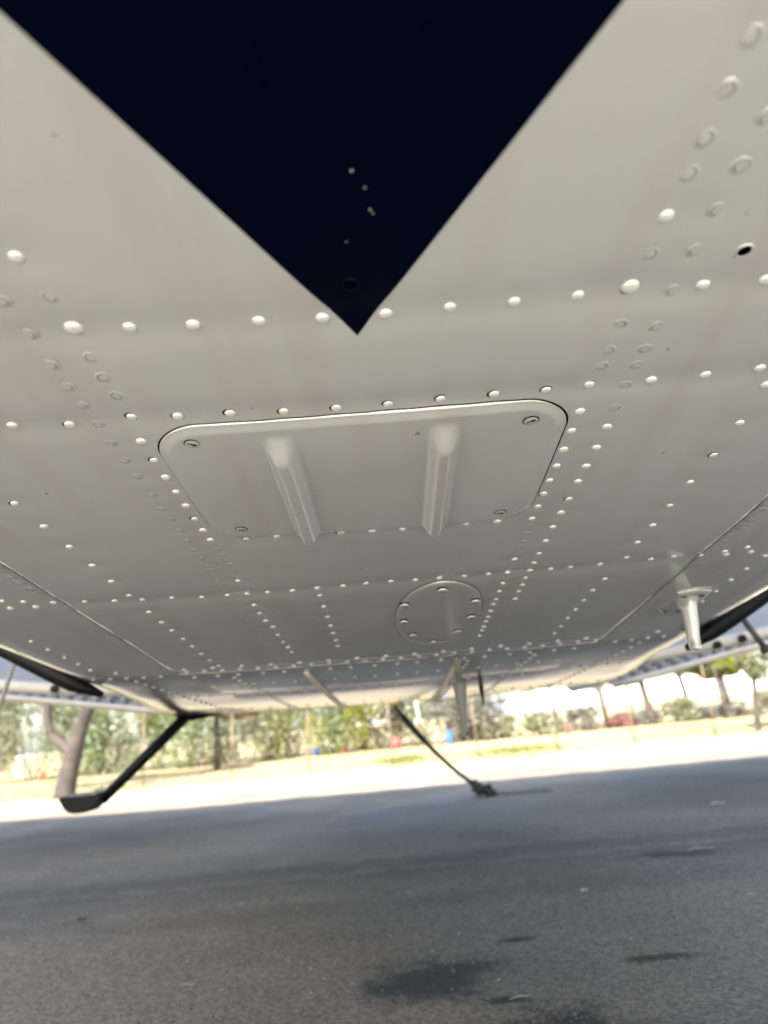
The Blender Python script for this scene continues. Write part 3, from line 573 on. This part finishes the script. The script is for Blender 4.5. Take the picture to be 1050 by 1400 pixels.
def scrap(name, x, y, l, wd, m, label, cat, rot=0., group=None):
    l *= Q; wd *= Q
    b = MB(); n = 7; V = []
    for i in range(n):
        t = i / (n - 1); ww = wd * math.sin(math.pi * min(max(t, .06), .94)) ** .6; zz = .004 + .25 * wd * abs(math.sin(t * 4)) 
        V += [(t * l - l / 2, -ww / 2, zz + .2 * wd), (t * l - l / 2, 0, zz), (t * l - l / 2, ww / 2, zz + .2 * wd)]
    F = [(3 * i + k, 3 * i + 3 + k, 3 * i + 4 + k, 3 * i + 1 + k) for i in range(n - 1) for k in (0, 1)]
    b.add(V, F); o = b.build(name, m); o.location = (x * K, y * K, 0); o.rotation_euler = (0, 0, rot); return tag(o, label, cat, group)
scrap('paper_scrap', .965, 4.471, .032, .022, wt, 'white crumpled scrap lying on bare tarmac right of centre', 'scrap', .3)
scrap('paper_scrap', 2.986, 7.274, .10, .03, wt, 'white flat scrap on the tarmac below the right-hand trees', 'scrap', .1)
scrap('paper_scrap', 1.99, 5.286, .13, .03, lf, 'long pale scrap beside the brown stain at the right', 'scrap', 0)
scrap('dead_leaf', -1.061, 3.484, .05, .012, lf, 'long straw-coloured leaf on tarmac near bottom left of centre', 'leaf', -.1, 'dead leaves on the tarmac')
scrap('dead_leaf', -2.144, 4.853, .035, .028, mat('dark_leaf', (.02, .018, .015), .8), 'small dark leaf on the tarmac at far left', 'leaf', .7, 'dead leaves on the tarmac')
scrap('dead_leaf', .35, 3.02, .06, .010, lf, 'curled pale leaf lying on the dark litter patch', 'leaf', .2, 'dead leaves on the tarmac')
scrap('dead_leaf', 1.756, 4.083, .04, .02, lf, 'pale folded leaf near the right edge of the tarmac', 'leaf', .4, 'dead leaves on the tarmac')
# tie-down: rope from under the nose to an anchor, chain lying on the tarmac
tie = empty('tie_down', (.93 * K, 9.85 * K, 0), 'dark tie-down rope slanting from the belly to a knotted chain on tarmac', 'tie-down rope')
tb = Vector(tie.location)
a = Vector((-.021, 2.3, HC + .043)); e = Vector((.905 * K, 9.8 * K, .10 * Q))
pts = []
for i in range(41):
    t = i / 40; p = a.lerp(e, t); p.z -= .05 * 4 * t * (1 - t) * .5; pts.append(p)
b = MB(); rad = [.006 if i < 3 else (.011 if i < 12 else .0085) for i in range(41)]; b.tube([p - tb for p in pts], rad, 10); b.build('rope', rope_m, tie, smooth=True)
b = MB(); r = random.Random(5)
for k in range(7):
    c = Vector((-.05 + .028 * k, -.02 * k + .02, .10 - .011 * k)); q = [c + Vector((r.uniform(-.05, .05), r.uniform(-.05, .05), r.uniform(-.04, .04))) for _ in range(6)]; b.tube(q + [q[0]], .019, 8)
o = b.build('knot', rope_m, tie, smooth=True); o.scale = (Q, Q, Q)
b = MB()
for k in range(16):
    c = Vector((.10 + .036 * k + r.uniform(-.006, .006), -.05 - .006 * k + .025 * math.sin(k * .7), .014)); an = k % 2
    q = [c + Vector((.024 * math.cos(s), (.012 if an else .004) * math.sin(s), (.002 if an else .011) * math.sin(s))) for s in np.linspace(0, 2 * math.pi, 9)]; b.tube(q, .005, 6, cap=False)
o = b.build('chain', mat('dull_chain', (.10, .10, .10), .5, metal=.6, col2=(.2, .19, .17), nscale=30), tie, smooth=True); o.scale = (Q, Q, Q)
b = MB(); b.tube([(-.0, 0, -.005), (0, 0, .05)], .008, 8); b.tube([(.04 * math.cos(s), 0, .05 + .04 * math.sin(s)) for s in np.linspace(0, 6.28, 13)], .008, 8); o = b.build('anchor_ring', steel, tie, smooth=True); o.scale = (Q, Q, Q)
# ------------------------------------------------------------------ foliage
def leafmat(name, c, tr=.35):
    m = bpy.data.materials.new(name); m.use_nodes = True; t = m.node_tree; b = t.nodes['Principled BSDF']; b.inputs['Roughness'].default_value = .5
    tc = t.nodes.new('ShaderNodeTexCoord'); n = t.nodes.new('ShaderNodeTexNoise'); n.inputs['Scale'].default_value = 9; n.inputs['Detail'].default_value = 3; t.links.new(tc.outputs['Object'], n.inputs['Vector'])
    r = t.nodes.new('ShaderNodeValToRGB'); r.color_ramp.elements[0].position = .35; r.color_ramp.elements[1].position = .65
    r.color_ramp.elements[0].color = (c[0] * .7, c[1] * .75, c[2] * .7, 1); r.color_ramp.elements[1].color = (c[0] * 1.35, c[1] * 1.25, c[2] * 1.2, 1)
    t.links.new(n.outputs['Fac'], r.inputs[0]); t.links.new(r.outputs[0], b.inputs['Base Color'])
    tl = t.nodes.new('ShaderNodeBsdfTranslucent'); t.links.new(r.outputs[0], tl.inputs[0]); mx = t.nodes.new('ShaderNodeMixShader'); mx.inputs[0].default_value = tr
    t.links.new(b.outputs[0], mx.inputs[1]); t.links.new(tl.outputs[0], mx.inputs[2]); t.links.new(mx.outputs[0], t.nodes['Material Output'].inputs[0]); return m
LM = dict(sage=leafmat('sage_leaf', (.17, .19, .10)), olive=leafmat('olive_leaf', (.21, .23, .045)), lime=leafmat('lime_leaf', (.19, .24, .012)), green=leafmat('green_leaf', (.11, .17, .04)),
          rust=leafmat('rust_leaf', (.24, .13, .04)), dusk=leafmat('grey_leaf', (.13, .13, .11)), flower=mat('pale_flower', (.40, .38, .33), .7), red=leafmat('red_leaf', (.25, .11, .09)))
def leaves(center, rad, n, ls, seed, lumps=7, thin=.6, dist=None):
    r = np.random.default_rng(seed); c = np.array(center); R = np.array(rad)
    lc = r.normal(0, .45, (lumps, 3)); lc /= np.maximum(1, np.linalg.norm(lc, axis=1) / .72)[:, None]; lr = r.uniform(.25, .5, lumps)
    k = r.integers(0, lumps, n); d = r.normal(0, 1, (n, 3)); d /= np.linalg.norm(d, axis=1)[:, None]
    p = c + (lc[k] + d * (lr[k] * r.uniform(.45, 1, n) ** .5)[:, None]) * R
    a = r.normal(0, 1, (n, 3)); a /= np.linalg.norm(a, axis=1)[:, None]; a[:, 2] *= .8
    b_ = np.cross(a, r.normal(0, 1, (n, 3))); b_ /= np.linalg.norm(b_, axis=1)[:, None] + 1e-9
    s = Q * ls * r.uniform(.6, 1.3, n)[:, None]
    V = np.stack([p - a * s, p - b_ * s * .32, p + a * s, p + b_ * s * .32], 1).reshape(-1, 3)
    return V, np.arange(4 * n).reshape(-1, 4)
def foliage(name, parent, spec, mats, loc):
    Vs, Fs, Ms, n0 = [], [], [], 0
    for (c, R, n, ls, seed, lumps, mi) in spec:
        V, F = leaves(c, R, n, ls, seed, lumps); r = np.random.default_rng(seed); Vs.append(V); Fs.append(F + n0); n0 += len(V)
        Ms.append(np.where(r.uniform(size=len(F)) < .07, min(mi + 1, len(mats) - 1), mi))
    V = np.vstack(Vs)
    return mesh(name, V, np.vstack(Fs), mats, parent, smooth=False, mi=np.concatenate(Ms))
def limb(b, p0, p1, r0, r1, wob, seed, n=8):
    r = random.Random(seed); p0, p1 = Vector(p0), Vector(p1); ph = r.uniform(0, 6); pts = []; 
    for i in range(n + 1):
        t = i / n; p = p0.lerp(p1, t); p.x += wob * math.sin(ph + t * 4) * t * (1.3 - t) ; p.y += wob * math.cos(ph + t * 3) * t; pts.append(p)
    b.tube(pts, [r0 + (r1 - r0) * i / n for i in range(n + 1)], 9); return pts
bark = mat('grey_bark', (.040, .032, .028), .95, col2=(.075, .06, .05), nscale=14, bump=.8, bscale=30, bdist=.01)
def bush(x, y, h, wd, kind, seed, label, group='bushes behind the fence', n=1500, second='flower'):
    z = float(bank(y)) + .01
    o = empty('bush', (x, y, z), label, 'bush', group)
    foliage('foliage', o, [((0, 0, h * .5), (wd * .62, wd * .5, h * .66), n, .05, seed, 12, 0)], [LM[kind], LM[second]], None)
    b = MB(); r = random.Random(seed)
    for k in range(4): limb(b, (r.uniform(-.05, .05), r.uniform(-.05, .05), -.02), (r.uniform(-.4, .4) * wd, r.uniform(-.3, .3) * wd, h * .6), .018 * Q, .006 * Q, .05 * Q, seed + k, 5)
    b.build('stem', bark, o, smooth=True); return o
for a in BUSHES:
    x, y, h, wd, kind, seed, second, label = a; bush(x * K, y * K, h * K, wd * K, kind, seed, label, n=6500 if h > .9 else 1800, second=second)
def tree(x, y, h, r0, lean, crown, kind, seed, label, fork=None, tall=True, second=None, group='trees behind the fence'):
    z = float(bank(y)) ; o = empty('tree', (x, y, z), label, 'tree', group); b = MB()
    top = (lean, 0, h)
    if seed == 11:                               # the big forked tree, bent twice
        def bent(q, ra): 
            P = []
            for i in range(len(q) - 1):
                for t in np.linspace(0, 1, 5)[:-1]: P.append(Vector(q[i]).lerp(Vector(q[i + 1]), t) * K)
            P.append(Vector(q[-1]) * K)
            for _ in range(3): P = [P[0]] + [(P[i - 1] + P[i] * 2 + P[i + 1]) / 4 for i in range(1, len(P) - 1)] + [P[-1]]
            b.tube(P, [ra[0] + (ra[1] - ra[0]) * (i / (len(P) - 1)) ** .8 * random.uniform(.93, 1.07) for i in range(len(P))], 10)
        bent([(-.03, 0, -.05), (.05, 0, .5), (.17, 0, 1.0), (.27, 0, 1.5), (.55, 0, 2.2), (.8, 0, 3.4)], [r0, r0 * .6])
        bent([(.18, 0, .98), (-.13, .02, 1.18), (-.42, .03, 1.45), (-.54, .03, 1.8), (-.55, 0, 2.9)], [r0 * .6, r0 * .35]); fork = None
    else: limb(b, (0, 0, -.03), top, r0, r0 * .45, r0 * .8, seed)
    for (z0, dx, dz, rr_) in (fork or []):
        limb(b, (lean * z0 / h, 0, z0), (lean * z0 / h + dx, .05, z0 + dz), rr_, rr_ * .5, .05 * Q, seed + 3)
    for k, (cx, cz, cr, ch, n) in enumerate(crown): limb(b, (lean * .6, 0, h * .6), (cx, 0, cz), r0 * .4, r0 * .15, .04, seed + 7 + k)
    t = b.build('trunk', bark, o, smooth=True)
    foliage('crown', o, [((cx, 0, cz), (cr, cr * .8, ch), int(n * 1.8), .055, seed + k, 8, 0) for k, (cx, cz, cr, ch, n) in enumerate(crown)], [LM[kind], LM[second or kind]], None)
    return o
for a in TREES: x, y, h, r0, lean, crown, kind, seed, label = a[:9]; tree(x * K, y * K, h * K, r0 * K, lean * K, [(c[0] * K, c[1] * K, c[2] * K, c[3] * K, c[4]) for c in crown], kind, seed, label, [tuple(q * K for q in f) for f in (a[9] if len(a) > 9 else [])])
for i, (x, y, hh, label) in enumerate(((7.85, 24.4, 1.40, 'grey pole with a level crossbar left of the bent trunk'), (6.85, 24.2, 1.42, 'short crossbar pole beneath the sparse flat crown'), (10.85, 24.3, 1.70, 'tall crossbar pole behind the spreading tree'))):
    o = empty('crossbar_pole', (x * K, y * K, float(bank(y * K))), label, 'pole', 'crossbar poles in front of the warehouse'); b = MB(); b.tube([(0, 0, 0), (-.03 * Q, 0, hh * K + .1 * K)], .03 * Q, 8); b.build('pole', bark, o, smooth=True)
    b = MB(); b.tube([(-.38 * Q, 0, hh * K), (.33 * Q, 0, hh * K + .02 * Q)], .022 * Q, 8); b.build('crossbar', bark, o, smooth=True)
# dry grass on the verge
def grass(name, n, y0, y1, h, m, seed, fx=None):
    r = np.random.default_rng(seed); y = r.uniform(y0, y1, n); x = r.uniform(-.8, .8, n) * y
    if fx: x, y = fx(r, n)
    z = bank(y); a = r.uniform(0, 6.28, n); hh = Q * h * r.uniform(.4, 1.2, n); wv = .012 * Q
    dx, dy = np.cos(a) * wv, np.sin(a) * wv; lx, ly = r.normal(0, .35, n) * hh, r.normal(0, .35, n) * hh
    V = np.stack([np.stack([x - dx, y - dy, z], 1), np.stack([x + dx, y + dy, z], 1), np.stack([x + lx, y + ly, z + hh], 1)], 1).reshape(-1, 3)
    return tag(mesh(name, V, np.arange(3 * n).reshape(-1, 3), m, smooth=False), kind='stuff')
straw = leafmat('straw', (.42, .34, .17), .3); weed = leafmat('green_weed', (.16, .20, .05), .3)
grass('dry_grass', 26000, YB + .3, YC + 1.5, .07, straw, 8)
grass('dry_grass', 5000, YA + .4, YB + .4, .03, straw, 9)
grass('green_weeds', 3000, 0, 0, .10, weed, 10, lambda r, n: (np.concatenate([r.normal(2.9, .5, n // 2), r.normal(-.1, .3, n - n // 2)]) * K, r.normal(18.6, .4, n) * K))
# chain-link fence: thin posts, rails, woven wire
fence = empty('wire_fence', (0, 17.6 * K, 0), 'thin brown chain-link fence along the dry grass verge', 'fence')
fm = mat('rusty_post', (.16, .11, .075), .8, col2=(.24, .19, .14), nscale=20, metal=.2)
FY = 17.6 * K
for i, px in enumerate(list(np.arange(-14.2, 13.5, 1.98))):
    px = px + random.uniform(-.15, .15); zb0 = float(bank(FY)); ln = random.uniform(-.03, .03) * Q
    b = MB(); b.tube([(px * K, 0, zb0 - .02), (px * K + ln, 0, zb0 + 1.35 * Q)], .014 * Q, 8); b.build('post', fm, fence, smooth=True)
b = MB()
for z in (.12, .72, 1.33): b.tube([(-14.2 * K, 0, z * Q), (13.5 * K, 0, z * Q)], .004 * Q, 6)
b.build('rail_wire', fm, fence)
b = MB(); hgt = 1.2 * Q; st_ = .16 * Q; wire = .0011 * Q
V = []; F = []
for s in (1, -1):
    for x in np.arange(-10.5 * Q, 10.5 * Q, st_):
        x0, x1 = x, x + s * hgt; n0 = len(V); V += [(x0 - wire, 0, .12), (x0 + wire, 0, .12), (x1 + wire, 0, .12 + hgt), (x1 - wire, 0, .12 + hgt)]; F.append((n0, n0 + 1, n0 + 2, n0 + 3))
tag(mesh('wire_mesh', V, F, fm, fence, smooth=False), kind='stuff')
# bright shapes behind the bushes
def drum(x, y, r, h, m, label):
    b = MB(); b.tube([(0, 0, 0), (0, 0, h * .32), (0, 0, h * .34), (0, 0, h * .66), (0, 0, h * .68), (0, 0, h)], [r, r, r * 1.04, r * 1.04, r, r], 18); o = b.build('drum', m); o.location = (x * K, y * K, bank(y * K)); shade_auto(o); return tag(o, label, 'drum', 'drums behind the bushes')
rdm = mat('red_paint', (.55, .06, .05), .5, col2=(.4, .05, .04), nscale=6); blm = mat('blue_paint', (.03, .12, .6), .5, col2=(.03, .1, .45), nscale=6)
for x, y, r, h, m, l in DRUMS: drum(x, y, r * K, h * K, rdm if m == 'r' else blm, l)
# long white building and grey shed far behind
wb = empty('white_building', (34, 90, 0), 'long white warehouse behind the trees at right', 'building')
wm = mat('white_cladding', (.80, .79, .76), .7, col2=(.76, .75, .72), nscale=.3); rm = mat('pale_roof', (.6, .6, .58), .6)
def slabbox(name, x0, x1, y0, y1, z0, z1, m, par, off):
    b = MB(); b.box(((x0 + x1) / 2 - off[0], (y0 + y1) / 2 - off[1], (z0 + z1) / 2), (x1 - x0, y1 - y0, z1 - z0)); return b.build(name, m, par)
slabbox('wall', 16.5, 75, 86, 110, -.1, HC + 2.75, wm, wb, (34, 90)); 
b = MB(); b.add([(-18, -4.6, HC + 2.75), (41.5, -4.6, HC + 2.75), (41.5, 8, HC + 3.6), (-18, 8, HC + 3.6), (41.5, 20.6, HC + 2.75), (-18, 20.6, HC + 2.75)], [(0, 1, 2, 3), (3, 2, 4, 5), (0, 3, 5), (1, 4, 2)]); b.build('roof', rm, wb)
for x in np.arange(22, 74, 8.): slabbox('door', x, x + 3.2, 85.9, 85.98, 0, 2.6, greyp, wb, (34, 90))
slabbox('wall', -6, 2, 86, 100, -.1, HC + 2.9, wm, empty('white_building', (-2, 90, 0), 'white shed wall glimpsed between bushes at centre', 'building'), (-2, 90))
sh = empty('grey_shed', (9.3, 60, HC - .42), 'pale blue-grey shed with sloping roof left of the warehouse', 'shed')
sm = mat('pale_blue_panel', (.27, .32, .37), .6); sm2 = mat('blue_grey_panel', (.12, .15, .20), .6)
slabbox('wall', 7.0, 11.7, 58, 64, -.1, 1.3, sm, sh, (9.3, 60))
b = MB(); b.add([(-2.5, -2.3, 1.3), (2.6, -2.3, 1.55), (2.6, 4.2, 1.55), (-2.5, 4.2, 1.3), (-2.3, -2.3, 1.45), (2.5, -2.3, 1.75), (2.5, 4.2, 1.75), (-2.3, 4.2, 1.45)], [(3, 2, 1, 0), (4, 5, 6, 7), (0, 1, 5, 4), (1, 2, 6, 5), (2, 3, 7, 6), (3, 0, 4, 7)]); b.build('roof', sm, sh)
b = MB(); b.add([(-1.9, -2.12, .15), (2.2, -2.12, .15), (2.2, -2.12, .95), (-1.9, -2.12, .5), (-1.9, -2.02, .15), (2.2, -2.02, .15), (2.2, -2.02, .95), (-1.9, -2.02, .5)], [(0, 1, 2, 3), (0, 3, 7, 4), (3, 2, 6, 7), (1, 5, 6, 2)]); b.build('door', sm2, sh)
# unseen shade hangar behind the camera, its roof sized and placed for the shade
sx, sy = sd.x / sd.z, sd.y / sd.z; ZR = 4.2
y1, y0 = 11.85 * K + ZR * sy, SHADE_BACK + ZR * sy; x0, x1 = -3.1 + ZR * sx, 3.1 + ZR * sx
hg = empty('shade_hangar', ((x0 + x1) / 2, (y0 + y1) / 2, 0), 'unseen open-sided shade hangar roof sized to throw the shade', 'hangar'); hl = Vector(hg.location)
cor = mat('galvanised_roof', (.34, .34, .33), .5, metal=.3, col2=(.28, .28, .27), nscale=2)
xs_ = np.arange(x0, x1, .12); V = []; 
for i, x in enumerate(xs_): zz = ZR + (.03 if i % 2 else 0); V += [(x - hl.x, y0 - hl.y, zz), (x - hl.x, y1 - hl.y, zz)]
b = MB(); b.add(V, [(2 * i, 2 * i + 1, 2 * i + 3, 2 * i + 2) for i in range(len(xs_) - 1)]); b.build('roof', cor, hg)
for x in (x0 + .2, x1 - .2):
    for y in (y0 + .2, (y0 + y1) / 2, y1 - .2):
        if y > 7.5 and abs(x) < 9: pass
        b = MB(); b.box((x - hl.x, y - hl.y, ZR / 2), (.14, .14, ZR)); b.build('post', cor, hg)
